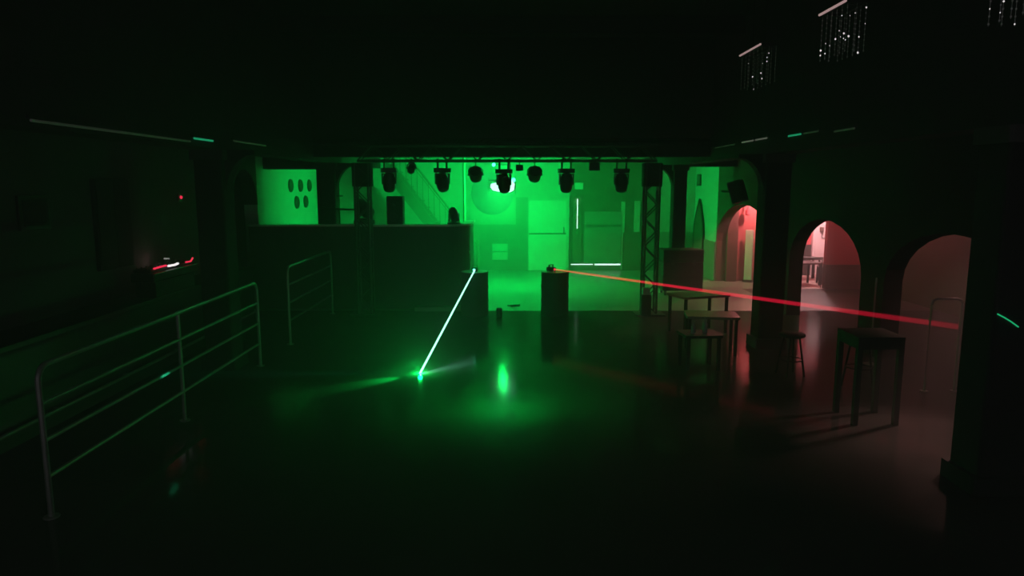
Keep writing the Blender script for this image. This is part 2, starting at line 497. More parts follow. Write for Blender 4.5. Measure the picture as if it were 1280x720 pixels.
# white door in the pink room
d4 = bpy.data.objects.new('door_4', None); COL.objects.link(d4); struct(d4, 'white door panel bright in the pink-lit room')
MB().box(8.80, 9.75, 20.40, 20.5, 0.02, 2.3).build('door_leaf', 'white_paint', d4, bevel=0.01)
MB().box(8.72, 8.79, 20.38, 20.5, 0.0, 2.36).build('door_frame', 'white_paint', d4)
MB().box(8.90, 9.0, 20.34, 20.4, 1.28, 1.42).build('switch_box', 'brown_wall', d4, bevel=0.01)
m = MB(); m.path([(8.97, 20.37, 1.28), (8.97, 20.37, 1.12), (9.0, 20.37, 1.1), (9.4, 20.37, 1.1)], 0.012, 6); m.build('conduit', 'black_plastic', d4)

# ---- haze filling the hall
hz = MB().box(-5.9, 9.1, -0.4, BW + 0.2, 0.005, 5.45).build('haze', 'haze')
hz['kind'] = 'stuff'; hz['label'] = 'thin stage haze filling the hall'

# ================================================================ THE GREEN FLOODLIGHT
fl = thing('floodlight', 'blazing white-green flood lamp hanging behind the lighting truss', 'lamp', (-0.25, 18.0, 2.60))
MB().ball((0.0, 0.15, -0.06), 0.10, 14, 8).build('lamp_globe', 'lamp_green', fl, smooth=True)
m = MB(); M = Matrix(((1, 0, 0, 0), (0, 0, 1, 0), (0, 1, 0, 0), (0, 0, 0, 1)))
hood = [(-0.30, -0.02), (-0.24, -0.11), (-0.05, -0.15), (0.20, -0.16), (0.30, -0.10), (0.32, 0.05), (0.24, 0.14), (0.0, 0.13), (-0.10, 0.09), (-0.28, 0.06)]
m.prism(hood, -0.02, 0.0, M); m.build('front_lens', 'lens_white', fl)
m = MB(); m.lathe([(0.10, 0), (0.10, 0.01), (0.06, 0.03), (0.01, 0.04)], (0.06, -0.02, -0.02), 16, Matrix.Rotation(R(90), 4, 'X')); m.build('lens_core', 'lens_core', fl)
m = MB(); m.prism([(x * 1.06, z * 1.06) for x, z in hood], 0.002, 0.05, M); m.build('hood', 'black_matte', fl)  # hood and flaps added to shape where the flood light falls
m = MB(); m.tube((0.2, 0.03, 0.03), (0.2, 0.03, 0.82), 0.016); m.box(0.1, 0.3, -0.05, 0.11, 0.79, 0.82); m.build('drop_rod', 'black_matte', fl)
MB().tube((0.0, 0.05, -0.06), (0.0, 0.07, -0.06), 0.05, 10).build('lamp_socket', 'black_matte', fl)
MB().box(0.335, 0.345, 0.0, 0.15, -0.2, 0.2).build('side_flap', 'black_matte', fl)
MB().box(-0.345, -0.335, 0.0, 0.07, -0.2, 0.2).build('side_flap', 'black_matte', fl)
m = MB(); m.box(-0.345, 0.345, 0.0, 0.05, 0.13, 0.16); m.build('top_flap', 'black_matte', fl)
m = MB(); m.ball((0.29, 0.0, 0.15), 0.05); m.build('side_bulb', 'bulb_green', fl, smooth=True)
m = MB(); m.tube((0.2, 0.03, 0.15), (0.27, 0, 0.15), 0.012); m.build('bulb_arm', 'black_matte', fl)
m = MB(); m.ball((-0.21, 0.0, 0.53), 0.045); m.build('side_bulb', 'bulb_green', fl, smooth=True)
m = MB(); m.tube((0.2, 0.03, 0.53), (-0.19, 0, 0.53), 0.010); m.build('bulb_arm', 'black_matte', fl)

# ================================================================ BACK ROOM DRESSING
# round discs on the left wall
for row, z, ys in ((0, 2.61, (17.95, 18.78, 19.6)), (1, 2.18, (18.40, 19.2))):
    for k, y in enumerate(ys):
        m = MB(); m.lathe([(0.165, 0), (0.165, 0.03), (0.14, 0.05), (0.01, 0.05)], (LX, y, z), 24, Matrix.Rotation(R(90), 4, 'Y'))
        o = m.build('wall_disc', 'dark_disc')
        nm = ('upper', 'lower')[row]
        which = (('first', 'second', 'third') if row == 0 else ('first', 'second'))[k]
        tag(o, '%s dark round disc from the dark arch in the %s row on the pale wall' % (which, nm), 'wall disc', 'dark discs on the pale wall')

# alcove panel with big disc
al = thing('disc_panel', 'large pale square panel with a big round disc beside the stairs', 'wall panel', (-0.60, BW - 0.002, 2.34))
MB().box(-0.69, 0.69, -0.06, 0.0, -0.91, 0.91).build('panel', 'white_plaster', al)
m = MB(); m.lathe([(0.64, 0), (0.64, 0.03), (0.60, 0.05), (0.02, 0.04)], (0, -0.06, 0.02), 40, Matrix.Rotation(R(90), 4, 'X'))
m.build('disc', 'disc_paint', al, smooth=True)
tag(MB().tube((-1.25, 18.6, 0.0), (-1.25, 18.6, 3.42), 0.035, 10).build('post', 'dark_panel', smooth=True),
    'thin upright pole between the stairs and the disc panel', 'pole')

# hatch
ht = thing('wall_hatch', 'small framed hatch low on the back wall left of the pale door', 'hatch', (-0.37, BW - 0.03, 0.58))
MB().box(-0.24, 0.24, -0.03, 0.0, -0.25, -0.01).build('hatch_panel', 'pale_timber', ht, bevel=0.006)
MB().box(-0.24, 0.24, -0.03, 0.0, 0.01, 0.25).build('hatch_panel', 'pale_timber', ht, bevel=0.006)
m = MB(); m.box(-0.30, -0.27, -0.05, 0, -0.30, 0.40); m.box(0.31, 0.345, -0.05, 0, -0.30, 0.40); m.box(-0.30, 0.345, -0.05, 0, 0.37, 0.40)
m.build('hatch_frame', 'green_dado', ht)

tag(MB().box(1.91, 2.17, BW - 0.09, BW - 0.04, 2.49, 2.69).build('wall_plate', 'pale_door', bevel=0.01),
    'small pale rectangular plate high on the dark boards', 'sign')
pf = thing('picture_frame', 'small dark framed picture above the pointed-arch door', 'picture', (RX, 21.25, 2.77))
MB().box(-0.03, 0, -0.20, 0.20, -0.17, 0.17).build('frame', 'black_wood', pf, bevel=0.006)
MB().box(-0.036, -0.03, -0.15, 0.15, -0.12, 0.12).build('picture', 'poster', pf)

# stairs
st = thing('staircase', 'steep straight staircase climbing left behind the booth', 'stairs', (-1.0, 19.6, 0))
SL = 1.3; rise = 0.2; run = rise / SL; NS = 16
for sy in (0.0, 0.9):
    m = MB()
    xe = -NS * run
    pts = [(0.0, 0.0), (xe, NS * rise), (xe, NS * rise - 0.42), (-0.42 / SL + 0.0 - 0.0, 0.0)]
    pts = [(0.08, 0.0), (xe, NS * rise + 0.12), (xe, NS * rise - 0.34), (-0.26, 0.0)]
    M = Matrix(((1, 0, 0, 0), (0, 0, 1, 0), (0, 1, 0, 0), (0, 0, 0, 1)))
    m.prism(pts, sy - 0.025, sy + 0.025, M); m.build('stringer', 'stair_timber', st)
tread = None
for k in range(NS):
    x = -k * run; z = (k + 1) * rise
    if tread is None:
        tread = MB().box(-run - 0.02, 0.03, 0.03, 0.87, -0.035, 0.0).build('tread', 'stair_timber', st); tread.location = (x, 0, z)
    else:
        c = tread.copy(); COL.objects.link(c); c.parent = st; c.location = (x, 0, z)
bal = None
for k in range(NS):
    x = -k * run - run / 2; z = (k + 1) * rise
    if bal is None:
        bal = MB().tube((0, 0, 0), (0, 0, 0.92), 0.011, 6).build('baluster', 'dark_panel', st); bal.location = (x, 0.03, z)
    else:
        c = bal.copy(); COL.objects.link(c); c.parent = st; c.location = (x, 0.03, z)
m = MB(); m.tube((0.02, 0.03, 1.0), (-NS * run, 0.03, 1.0 + NS * rise), 0.03, 8); m.build('handrail', 'dark_panel', st, smooth=True)
m = MB(); m.tube((0.02, 0.03, 0.88), (-NS * run, 0.03, 0.88 + NS * rise), 0.014, 6); m.build('lower_rail', 'dark_panel', st, smooth=True)
m = MB(); m.rbox(0.0, 0.08, -0.01, 0.07, 0, 1.1, 0.015); m.build('newel_post', 'dark_panel', st)

# ================================================================ BOOTH
bo = thing('dj_booth', 'tall black booth wall with a rounded right end', 'booth', (0, 0, 0))
outl = [(-5.58, 14.92), (-1.42, 14.92)]
for k in range(1, 9):
    a = PI / 2 * k / 8; outl.append((-1.42 + 0.5 * math.sin(a), 15.42 - 0.5 * math.cos(a)))
outl.append((-0.92, 16.9))


def offset_path(P, d):
    out = []
    for i, p in enumerate(P):
        a = Vector(P[max(i - 1, 0)]); b = Vector(P[min(i + 1, len(P) - 1)]); t = (b - a).normalized()
        out.append((p[0] - t.y * d, p[1] + t.x * d))
    return out


inn = offset_path(outl, 0.12)
m = MB()
for i in range(len(outl) - 1):
    q = [outl[i], outl[i + 1], inn[i + 1], inn[i]]
    m.prism(q, 0, 1.76)
m.build('front_wall', 'drum_paint', bo)
m = MB(); o2 = offset_path(outl, -0.04); i2 = offset_path(outl, 0.16)
for i in range(len(outl) - 1):
    m.prism([o2[i], o2[i + 1], i2[i + 1], i2[i]], 1.76, 1.80)
m.build('top_rail', 'pale_metal', bo)
MB().box(-5.55, -1.2, 15.04, 15.85, 1.70, 1.76).build('desk_top', 'black_wood', bo)
MB().box(-5.55, -1.2, 15.78, 15.85, 0.0, 1.70).build('rear_panel', 'black_wood', bo)
# low step in front of it
tag(MB().box(-2.05, -0.98, 14.55, 14.86, 0.0, 0.09).build('step', 'concrete', bevel=0.01), 'low pale step along the foot of the booth', 'step')

# speaker on the booth
sp = thing('loudspeaker', 'black loudspeaker cabinet standing on the booth desk', 'speaker', (-2.52, 15.35, 1.76))
MB().rbox(-0.175, 0.175, -0.16, 0.16, 0, 0.63, 0.03).build('cabinet', 'black_matte', sp)
m = MB(); m.lathe([(0.12, 0), (0.12, 0.012), (0.09, 0.002), (0.02, 0.0)], (0, -0.16, 0.2), 20, Matrix.Rotation(R(90), 4, 'X')); m.build('woofer', 'black_plastic', sp)
m = MB(); m.lathe([(0.05, 0), (0.05, 0.012), (0.02, 0.0)], (0, -0.16, 0.46), 16, Matrix.Rotation(R(90), 4, 'X')); m.build('tweeter', 'black_plastic', sp)

# wall loudspeaker near the arch
ws = thing('wall_speaker', 'black loudspeaker tilted on a wall bracket above the back arch', 'speaker', (5.08, 16.0, 2.48), R(55))
MB().cbox((0, 0, 0), (0.34, 0.30, 0.50), Matrix.Rotation(R(-18), 3, 'X')).build('cabinet', 'black_matte', ws, bevel=0.03)
m = MB(); m.tube((0, 0.05, 0.0), (0.28, 0.45, 0.0), 0.025); m.build('bracket', 'black_matte', ws)
m = MB(); m.lathe([(0.12, 0), (0.12, 0.02), (0.09, 0.005), (0.02, 0.0)], (0, -0.15, -0.05), 18, Matrix.Rotation(R(72), 4, 'X')); m.build('woofer', 'black_plastic', ws)


# ---------------------------------------------------------------- stage lights
def moving_head(loc, tilt, label, group, pan=0.0, upright=False, scale=1.0, clamp_to=None):
    t = thing('moving_head_light', label, 'stage light', loc, pan, group)
    s = -1 if not upright else 1       # hanging: the yoke points down
    m = MB(); m.rbox(-0.155 * scale, 0.155 * scale, -0.10 * scale, 0.10 * scale, min(0, s * 0.085 * scale), max(0, s * 0.085 * scale), 0.035)
    m.build('base', 'black_plastic', t)
    zc = s * 0.28 * scale
    for sx in (-1, 1):
        m = MB(); x0, x1 = sorted((sx * 0.120 * scale, sx * 0.145 * scale))
        m.box(x0, x1, -0.045 * scale, 0.045 * scale, min(s * 0.10 * scale, zc + s * 0.03), max(s * 0.10 * scale, zc + s * 0.03)); m.build('yoke_arm', 'black_plastic', t, bevel=0.008)
    m = MB(); m.tube((0, 0, s * 0.08 * scale), (0, 0, s * 0.115 * scale), 0.07 * scale, 12); m.box(-0.145 * scale, 0.145 * scale, -0.045 * scale, 0.045 * scale, min(s * 0.10 * scale, s * 0.12 * scale), max(s * 0.10 * scale, s * 0.12 * scale))
    m.build('yoke_base', 'black_plastic', t)
    M = Matrix.Rotation(tilt, 4, 'X')
    prof = [(0.05, -0.20), (0.095, -0.175), (0.118, -0.10), (0.122, 0.0), (0.120, 0.08), (0.105, 0.145), (0.075, 0.175)]
    m = MB(); m.lathe([(r * scale, z * scale) for r, z in prof], (0, 0, zc), 16, M)
    h = m.build('head', 'black_plastic', t, smooth=True)
    m = MB(); m.lathe([(0.073 * scale, 0.174 * scale), (0.05 * scale, 0.186 * scale), (0.005, 0.192 * scale)], (0, 0, zc), 16, M)
    m.build('lens', 'glass_lens', h, smooth=True)
    if clamp_to:
        for sx in (-0.09, 0.09):
            m = MB(); m.box(sx - 0.015, sx + 0.015, -0.02, 0.02, 0, clamp_to)
            m.tube((sx - 0.02, 0, clamp_to), (sx + 0.02, 0, clamp_to), 0.04, 10)
            m.build('clamp', 'black_matte', t)
    return t


G = 'moving-head lights hanging from the lighting truss'
CH = 3.095      # lower chord height
TY = 14.0
for x, z, tilt, pan, lab in (
        (-2.39, 2.955, R(178), 0.1, 'black moving-head light hanging leftmost on the truss, above the loudspeaker'),
        (-1.355, 2.955, R(150), 0.4, 'black moving-head light on the truss in front of the stair handrail'),
        (-0.158, 2.935, R(205), -0.3, 'black moving-head light on the truss masking the blazing flood lamp'),
        (1.056, 2.945, R(190), 0.2, 'black moving-head light on the truss over the pale split door'),
        (2.127, 2.945, R(170), -0.1, 'black moving-head light rightmost on the truss, over the shutter door')):
    moving_head((x, TY - 0.14, z), tilt, lab, G, pan, clamp_to=CH - z)


def par_can(x, label, zc=2.83, r=0.125, tilt=R(52)):
    t = thing('par_can', label, 'stage light', (x, TY - 0.14, CH), 0, 'round cans hanging from the lighting truss')
    m = MB(); m.tube((-0.02, 0, 0), (0.02, 0, 0), 0.04, 10); m.box(-0.012, 0.012, -0.012, 0.012, zc - CH + r + 0.03, -0.01); m.build('clamp', 'black_matte', t)
    m = MB(); m.path([(-r - 0.012, 0, zc - CH), (-r - 0.012, 0, zc - CH + r * 0.7), (-r * 0.7, 0, zc - CH + r + 0.02), (r * 0.7, 0, zc - CH + r + 0.02), (r + 0.012, 0, zc - CH + r * 0.7), (r + 0.012, 0, zc - CH)], 0.014, 6)
    m.build('yoke', 'black_matte', t)
    M = Matrix.Rotation(tilt, 4, 'X')
    m = MB(); m.lathe([(r * 0.75, -0.13), (r * 0.95, -0.10), (r, -0.03), (r, 0.12), (r * 0.9, 0.12), (r * 0.85, 0.09)], (0, 0, zc - CH), 18, M); b = m.build('can', 'black_plastic', t, smooth=True)
    MB().tube((-r - 0.03, 0, zc - CH), (-r + 0.01, 0, zc - CH), 0.022, 8).build('knob', 'black_matte', t); MB().tube((r - 0.01, 0, zc - CH), (r + 0.03, 0, zc - CH), 0.022, 8).build('knob', 'black_matte', t)
    m = MB(); m.lathe([(r * 0.85, 0.09), (r * 0.4, 0.115), (0.005, 0.12)], (0, 0, zc - CH), 18, M); m.build('lens', 'glass_lens', b, smooth=True)


par_can(-0.706, 'black round can light on the truss left of the flood lamp')
par_can(0.439, 'black round can light on the truss left of the pale plate, without a base')
par_can(-1.95, 'small black can light tucked high on the truss above the stairs', 2.96, 0.07, R(120))
for x, z0, z1, w, lab in ((0.145, 2.905, 3.02, 0.07, 'small black square box under the truss right of the flood lamp'),
                          (1.60, 2.91, 3.06, 0.10, 'black power box under the truss above the daylight slit')):
    t = thing('power_box', lab, 'stage box', (x, TY - 0.14, z0))
    MB().rbox(-w, w, -0.06, 0.06, 0, z1 - z0, 0.012).build('case', 'black_matte', t)
    MB().box(-0.012, 0.012, -0.03, 0.03, z1 - z0, CH - z0).build('strap', 'black_matte', t)

moving_head((-1.26, 15.32, 1.76), R(-35), 'black moving-head light standing on the booth desk by its rounded end', None, 0.5, True, 0.85)
moving_head((-3.22, 15.4, 1.76), R(-60), 'dark moving-head light standing on the booth desk by the left truss tower', None, 0.9, True, 1.3)
mc = thing('microphone', 'microphone on a boom arm reaching out behind the booth pillar', 'microphone', (-3.78, 15.5, 1.76))
m = MB(); m.tube((0, 0, 0), (0, 0, 0.36), 0.012); m.tube((0, 0, 0), (0, 0, 0.02), 0.09, 14); m.build('stand', 'black_matte', mc)
m = MB(); m.tube((0.34, 0, 0.33), (-0.30, 0, 0.36), 0.02, 8); m.build('boom', 'black_matte', mc)
m = MB(); m.lathe([(0.02, -0.12), (0.03, -0.02), (0.045, 0.0), (0.05, 0.05), (0.03, 0.09), (0.005, 0.1)], (-0.33, 0, 0.36), 12, Matrix.Rotation(R(-90), 4, 'Y')); m.build('capsule', 'black_matte', mc, smooth=True)


# ---------------------------------------------------------------- truss
def lattice(parent, a, b, w, step, r=0.014):
    """square lattice between a and b (axis along the longer direction); chords and diagonals are parts"""
    a = Vector(a); b = Vector(b); d = (b - a); L = d.length; t = d.normalized()
    u = Vector((0, 1, 0)); v = t.cross(u).normalized()
    cs = [u * sx * w / 2 + v * sy * w / 2 for sx, sy in ((-1, -1), (1, -1), (1, 1), (-1, 1))]
    for c in cs:
        MB().tube(a + c, b + c, 0.024, 8).build('chord', 'truss_metal', parent, smooth=True)
    n = max(1, round(L / step))
    protos = {}
    for f in range(4):
        p, q = cs[f], cs[(f + 1) % 4]
        for i in range(n):
            s0 = a + t * (L * i / n); s1 = a + t * (L * (i + 1) / n)
            par = (i + (f in (2, 3))) % 2
            A, B = (p, q) if par == 0 else (q, p)
            key = (f, par)
            if key not in protos:
                o = MB().tube(s0 + A - s0, s1 + B - s0, r, 6).build('brace', 'truss_metal', parent); o.location = s0
                protos[key] = o
            else:
                c = protos[key].copy(); COL.objects.link(c); c.parent = parent; c.location = s0


tr = thing('lighting_truss', 'horizontal black lattice truss spanning the stage opening', 'truss', (0, 0, 0))
lattice(tr, (-3.0, TY, CH + 0.145), (2.81, TY, CH + 0.145), 0.29, 0.29)
for x, lab, dev in ((-3.0, 'upright lattice truss tower in front of the booth', False), (2.81, 'upright lattice truss tower by the black flight case', True)):
    tw = thing('truss_tower', lab, 'truss', (x, 14.3, 0), 0, 'towers carrying the lighting truss')
    MB().rbox(-0.3, 0.3, -0.3, 0.24, 0, 0.03, 0.03).build('base_plate', 'truss_metal', tw)
    lattice(tw, (0, 0, 0.03), (0, 0, 3.065), 0.27, 0.27)
    MB().rbox(-0.19, 0.19, -0.145, 0.145, 2.6, 3.06, 0.04).build('black_sleeve', 'black_cloth', tw)
pb = thing('junction_box', 'small pale box on the foot of the right truss tower', 'box', (2.70, 14.02, 0.03))
MB().rbox(-0.10, 0.10, -0.09, 0.09, 0.0, 0.42, 0.015).build('stand', 'black_matte', pb)
MB().rbox(-0.075, 0.075, -0.07, 0.07, 0.42, 0.56, 0.015).build('case', 'pale_metal', pb)


# ---------------------------------------------------------------- drums, lasers, beams
def drum(x, y, label):
    t = thing('steel_drum', label, 'drum', (x, y, 0), 0, 'black drums carrying the lasers')
    r = 0.285; h = 0.89
    prof = [(r - 0.01, 0), (r, 0.01), (r, 0.02)]
    for zc in (0.30, 0.59):
        prof += [(r - 0.006, zc - 0.04), (r, zc - 0.015), (r, zc + 0.015), (r - 0.006, zc + 0.04)]
    prof += [(r - 0.004, h - 0.02), (r, h - 0.015), (r, h), (r - 0.02, h)]
    MB().lathe(prof, (0, 0, 0), 36).build('barrel', 'drum_paint', t, smooth=True)
    MB().lathe([(r - 0.02, h), (r - 0.02, h + 0.006), (0.01, h + 0.006)], (0, 0, 0), 36).build('lid', 'drum_lid', t)
    return h + 0.006


DH = drum(-0.765, 14.2, 'black round drum with the green laser on its lid')
drum(0.875, 14.2, 'black round drum with the red laser on its lid')


def laser(loc, rz, label, colm):
    t = thing('laser_projector', label, 'laser', loc, rz)
    MB().rbox(-0.05, 0.05, -0.09, 0.09, 0.015, 0.085, 0.012).build('case', 'black_matte', t)
    for sx in (-0.035, 0.035):
        for sy in (-0.07, 0.07): MB().tube((sx, sy, 0), (sx, sy, 0.016), 0.008, 6).build('foot', 'black_matte', t)
    m = MB(); m.lathe([(0.022, 0), (0.022, 0.014), (0.016, 0.016), (0.01, 0.01)], (0, -0.09, 0.05), 12, Matrix.Rotation(R(90), 4, 'X')); m.build('aperture', colm, t)
    m = MB(); m.box(-0.055, -0.05, -0.02, 0.02, 0.02, 0.14); m.box(0.05, 0.055, -0.02, 0.02, 0.02, 0.14); m.box(-0.055, 0.055, -0.02, 0.02, 0.135, 0.142); m.build('bracket', 'black_matte', t)


def beam(a, b, r0, r1, m, label):
    a = Vector(a); b = Vector(b); d = b - a
    mb = MB(); mb.lathe([(r0, 0), (r1, d.length)], (0, 0, 0), 12)
    o = mb.build('laser_beam', m, smooth=True)
    o.location = a; o.rotation_euler = d.to_track_quat('Z', 'Y').to_euler()
    return tag(o, label, 'laser beam')


GA = Vector((-0.745, 14.02, DH + 0.05)); HIT = Vector((-1.30, 9.66, 0.004))
gd = HIT - GA
laser((GA.x - 0.006, GA.y + 0.09, DH), math.atan2(gd.x, -gd.y), 'small black laser unit on the left drum', 'bulb_green')
beam(GA, HIT, 0.014, 0.017, 'beam_green', 'white-green laser beam slanting from the left drum to the floor')
RA = Vector((0.86, 14.10, DH + 0.05)); RB = Vector((5.69, 8.80, 0.85))
rd = RB - RA
n = rd.normalized()
laser((RA.x - n.x * 0.1, RA.y - n.y * 0.1, DH), math.atan2(rd.x, -rd.y), 'small black laser unit on the right drum', 'led_red')
beam(RA, RB, 0.017, 0.040, 'beam_red', 'red laser beam running from the right drum towards the metal hoop')
point('laser_hit_light', HIT + Vector((0.005, 0.02, 0.02)), (0.10, 1.0, 0.35), 1.0, 0.010)
point('laser_scatter_light', HIT + Vector((0, 0.02, 0.055)), GREEN, 26, 0.03)
spot('laser_scatter_light', HIT + Vector((0.0, 0.0, 0.20)), HIT + Vector((-0.50, -0.37, 0.0)), GREEN, 300.0, 30, 1.0, 0.03)
spot('laser_scatter_light', HIT + Vector((0.0, 0.0, 0.12)), HIT + Vector((0.32, 0.16, 0.0)), GREEN, 10.0, 42, 1.0, 0.03)
spot('laser_glint_light', HIT + Vector((-0.2, -0.2, 0.06)), (-3.68, 7.27, 0.645), (0.03, 1.0, 0.45), 1000, 3.0, 1.0, 0.01)
# cable hanging at the booth corner
m = MB(); m.path([(-0.87, 14.35, 1.30), (-0.868, 14.36, 1.15), (-0.855, 14.33, 1.03), (-0.862, 14.33, DH + 0.01)], 0.010, 6)
tag(m.build('cable', 'pale_metal', smooth=True), 'short pale cable rising from the left drum beside the booth corner', 'cable')

# floor bits
c = thing('drink_can', 'small black can standing on the floor between the drums', 'can', (-0.255, 13.9, 0))
MB().lathe([(0.05, 0), (0.06, 0.01), (0.06, 0.17), (0.05, 0.19), (0.01, 0.185)], (0, 0, 0), 16).build('body', 'black_plastic', c, smooth=True)
MB().lathe([(0.048, 0.185), (0.048, 0.195), (0.01, 0.192)], (0, 0, 0), 16).build('rim', 'black_matte', c)
cl = thing('spanner_clamp', 'small dark clamp lying on the pale floor between the drums', 'tool', (0.075, 15.2, 0), R(25))
m = MB(); m.box(-0.10, 0.10, -0.02, 0.02, 0, 0.04); m.box(0.03, 0.07, -0.06, 0.07, 0, 0.035); m.build('handle', 'black_matte', cl)
m = MB(); m.path([(-0.10, 0, 0.02), (-0.14, 0.03, 0.02), (-0.15, 0.07, 0.02)], 0.016, 6); m.build('jaw', 'black_matte', cl)
fc = thing('flight_case', 'black flight case standing in front of the back right pillar', 'flight case', (4.08, 16.95, 0))
MB().box(-0.48, 0.48, -0.3, 0.3, 0.12, 0.80).build('body', 'black_matte', fc, bevel=0.015)
MB().box(-0.48, 0.48, -0.3, 0.3, 0.81, 1.10).build('lid', 'black_matte', fc, bevel=0.015)
for sx in (-0.4, 0.4):
    for sy in (-0.22, 0.22):
        m = MB(); m.tube((sx - 0.02, sy, 0.05), (sx + 0.02, sy, 0.05), 0.05, 12); m.box(sx - 0.03, sx + 0.03, sy - 0.03, sy + 0.03, 0.09, 0.12); m.build('caster', 'black_matte', fc)
for sx in (-0.25, 0.25):
    MB().box(sx - 0.04, sx + 0.04, -0.315, -0.3, 0.74, 0.86).build('latch', 'truss_metal', fc)
bdp = thing('leaning_board', 'narrow pale board standing upright in the back arch', 'board', (6.44, 19.08, 0), R(-35))
MB().box(-0.10, 0.11, -0.03, 0.02, 0.0, 1.42).build('board', 'white_paint', bdp, bevel=0.006)
MB().box(-0.12, 0.13, -0.08, 0.08, 0.0, 0.06).build('foot', 'black_wood', bdp)


# ================================================================ RAILINGS
def railing(x, y0, y1, posts, top, label):
    t = thing('railing', label, 'railing', (x, y0, 0), 0, 'metal railings along the left aisle')
    L = y1 - y0; rr = 0.12
    pts = [(0, 0, 0), (0, 0, top - rr)]
    for k in range(1, 6):
        a = PI / 2 * k / 5; pts.append((0, rr - rr * math.cos(a), top - rr + rr * math.sin(a)))
    for k in range(0, 6):
        a = PI / 2 * k / 5; pts.append((0, L - rr + rr * math.sin(a), top - rr + rr * math.cos(a)))
    pts.append((0, L, 0))
    MB().path(pts, 0.024, 8).build('top_rail', 'galvanised', t, smooth=True)
    for k in range(1, 4):
        z = top - 0.30 * k
        MB().tube((0, 0, z), (0, L, z), 0.019, 8).build('rail', 'galvanised', t, smooth=True)
    for p in posts:
        MB().tube((0, p, 0), (0, p, top), 0.023, 8).build('post', 'galvanised', t, smooth=True)
    for p in [0, L] + list(posts):
        MB().tube((0, p, 0), (0, p, 0.012), 0.06, 10).build('foot_plate', 'galvanised', t)
    return t


railing(-3.7, 5.33, 10.08, (2.33,), 1.24, 'grey metal railing with four bars nearest the camera')
railing(-3.7, 11.5, 14.3, (), 1.30, 'grey metal railing with four bars running up to the booth')
hp = thing('metal_hoop', 'grey metal hoop barrier standing where the red beam ends', 'barrier', (5.32, 8.8, 0))
m = MB(); m.path([(0, 0, 0), (0, 0, 1.14), (0.02, 0, 1.19), (0.07, 0, 1.21), (0.32, 0, 1.21), (0.37, 0, 1.19), (0.39, 0, 1.14), (0.39, 0, 0)], 0.018, 8); m.build('hoop', 'galvanised', hp, smooth=True)
for x in (0, 0.39): MB().tube((x, 0, 0), (x, 0, 0.012), 0.05, 10).build('foot_plate', 'galvanised', hp)
st2 = thing('stand_pole', 'thin grey pole standing under the front edge of the right arch', 'pole', (5.3, 10.15, 0))
MB().tube((0, 0, 0.01), (0, 0, 1.3), 0.014, 8).build('pole', 'galvanised', st2, smooth=True)
MB().tube((0, 0, 0.0), (0, 0, 0.02), 0.10, 14).build('foot_plate', 'galvanised', st2)
# green laser trace on the pillar face, drawn as a glowing strip
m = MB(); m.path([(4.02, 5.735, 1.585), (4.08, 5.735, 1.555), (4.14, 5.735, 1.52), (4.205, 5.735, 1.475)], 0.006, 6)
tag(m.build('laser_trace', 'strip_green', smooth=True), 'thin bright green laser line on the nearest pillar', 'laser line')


# ================================================================ LEFT AISLE
bc = thing('bar_counter', 'long black bar counter along the left wall', 'counter', (-5.28, 0, 0))
MB().box(-0.26, 0.22, 3.0, 13.6, 0.0, 1.0).build('body', 'black_wood', bc)
MB().box(-0.30, 0.27, 2.95, 13.65, 1.0, 1.06).build('worktop', 'black_wood', bc, bevel=0.008)
m = MB(); m.tube((0.30, 3.1, 0.2), (0.30, 13.5, 0.2), 0.022, 8)
for k in range(8): m.tube((0.2, 3.3 + k * 1.4, 0.2), (0.30, 3.3 + k * 1.4, 0.2), 0.014, 6)
m.build('foot_rail', 'galvanised', bc)
pf = thing('picture_frame', 'black framed picture on the left wall above the bar counter', 'picture', (LX, 8.26, 2.32))
MB().box(0, 0.04, -0.27, 0.27, -0.20, 0.20).build('frame', 'black_wood', pf, bevel=0.008)
MB().box(0.04, 0.045, -0.22, 0.22, -0.15, 0.15).build('picture', 'black_cloth', pf)
wp = thing('wall_cupboard', 'tall black cupboard door hung on the left wall behind the bar', 'cupboard', (LX, 9.85, 2.1))
MB().box(0, 0.06, -0.42, 0.42, -0.62, 0.62).build('carcass', 'black_cloth', wp, bevel=0.01)
MB().box(0.06, 0.075, -0.40, 0.0, -0.60, 0.60).build('door', 'black_cloth', wp)
MB().box(0.06, 0.075, 0.01, 0.40, -0.60, 0.60).build('door', 'black_cloth', wp)
al = thing('alarm_light', 'tiny red indicator lamp glowing high on the left wall', 'lamp', (LX, 11.9, 2.43))
MB().box(0, 0.04, -0.06, 0.06, -0.08, 0.06).build('housing', 'black_plastic', al, bevel=0.01)
MB().ball((0.05, 0, 0), 0.028).build('led', 'led_red', al, smooth=True)
point('alarm_glow', (-5.45, 11.9, 2.43), (1.0, 0.05, 0.1), 0.02, 0.03)
mx = thing('mixing_desk', 'black mixing desk with red and white lights on the bar counter', 'mixing desk', (-5.16, 10.42, 1.28))
MB().box(-0.17, 0.17, -0.68, 0.72, 0.0, 0.13).build('case', 'black_plastic', mx, bevel=0.02)
MB().box(-0.15, 0.14, -0.6, 0.62, -0.22, 0.0).build('rack_box', 'black_matte', mx, bevel=0.01)
MB().box(-0.15, 0.10, -0.64, 0.68, 0.13, 0.18).build('control_panel', 'black_matte', mx, bevel=0.015)
m = MB(); m.path([(0.12, -0.58, 0.190), (0.14, -0.42, 0.20), (0.14, -0.26, 0.20)], 0.014, 6); m.build('red_light', 'led_red', mx)
m = MB(); m.path([(0.14, -0.20, 0.185), (0.14, 0.0, 0.18), (0.14, 0.10, 0.19)], 0.017, 6); m.build('white_light', 'led_white', mx)
m = MB(); m.path([(-0.02, 0.02, 0.27), (-0.02, 0.16, 0.255)], 0.012, 6); m.build('white_light', 'led_dim', mx)
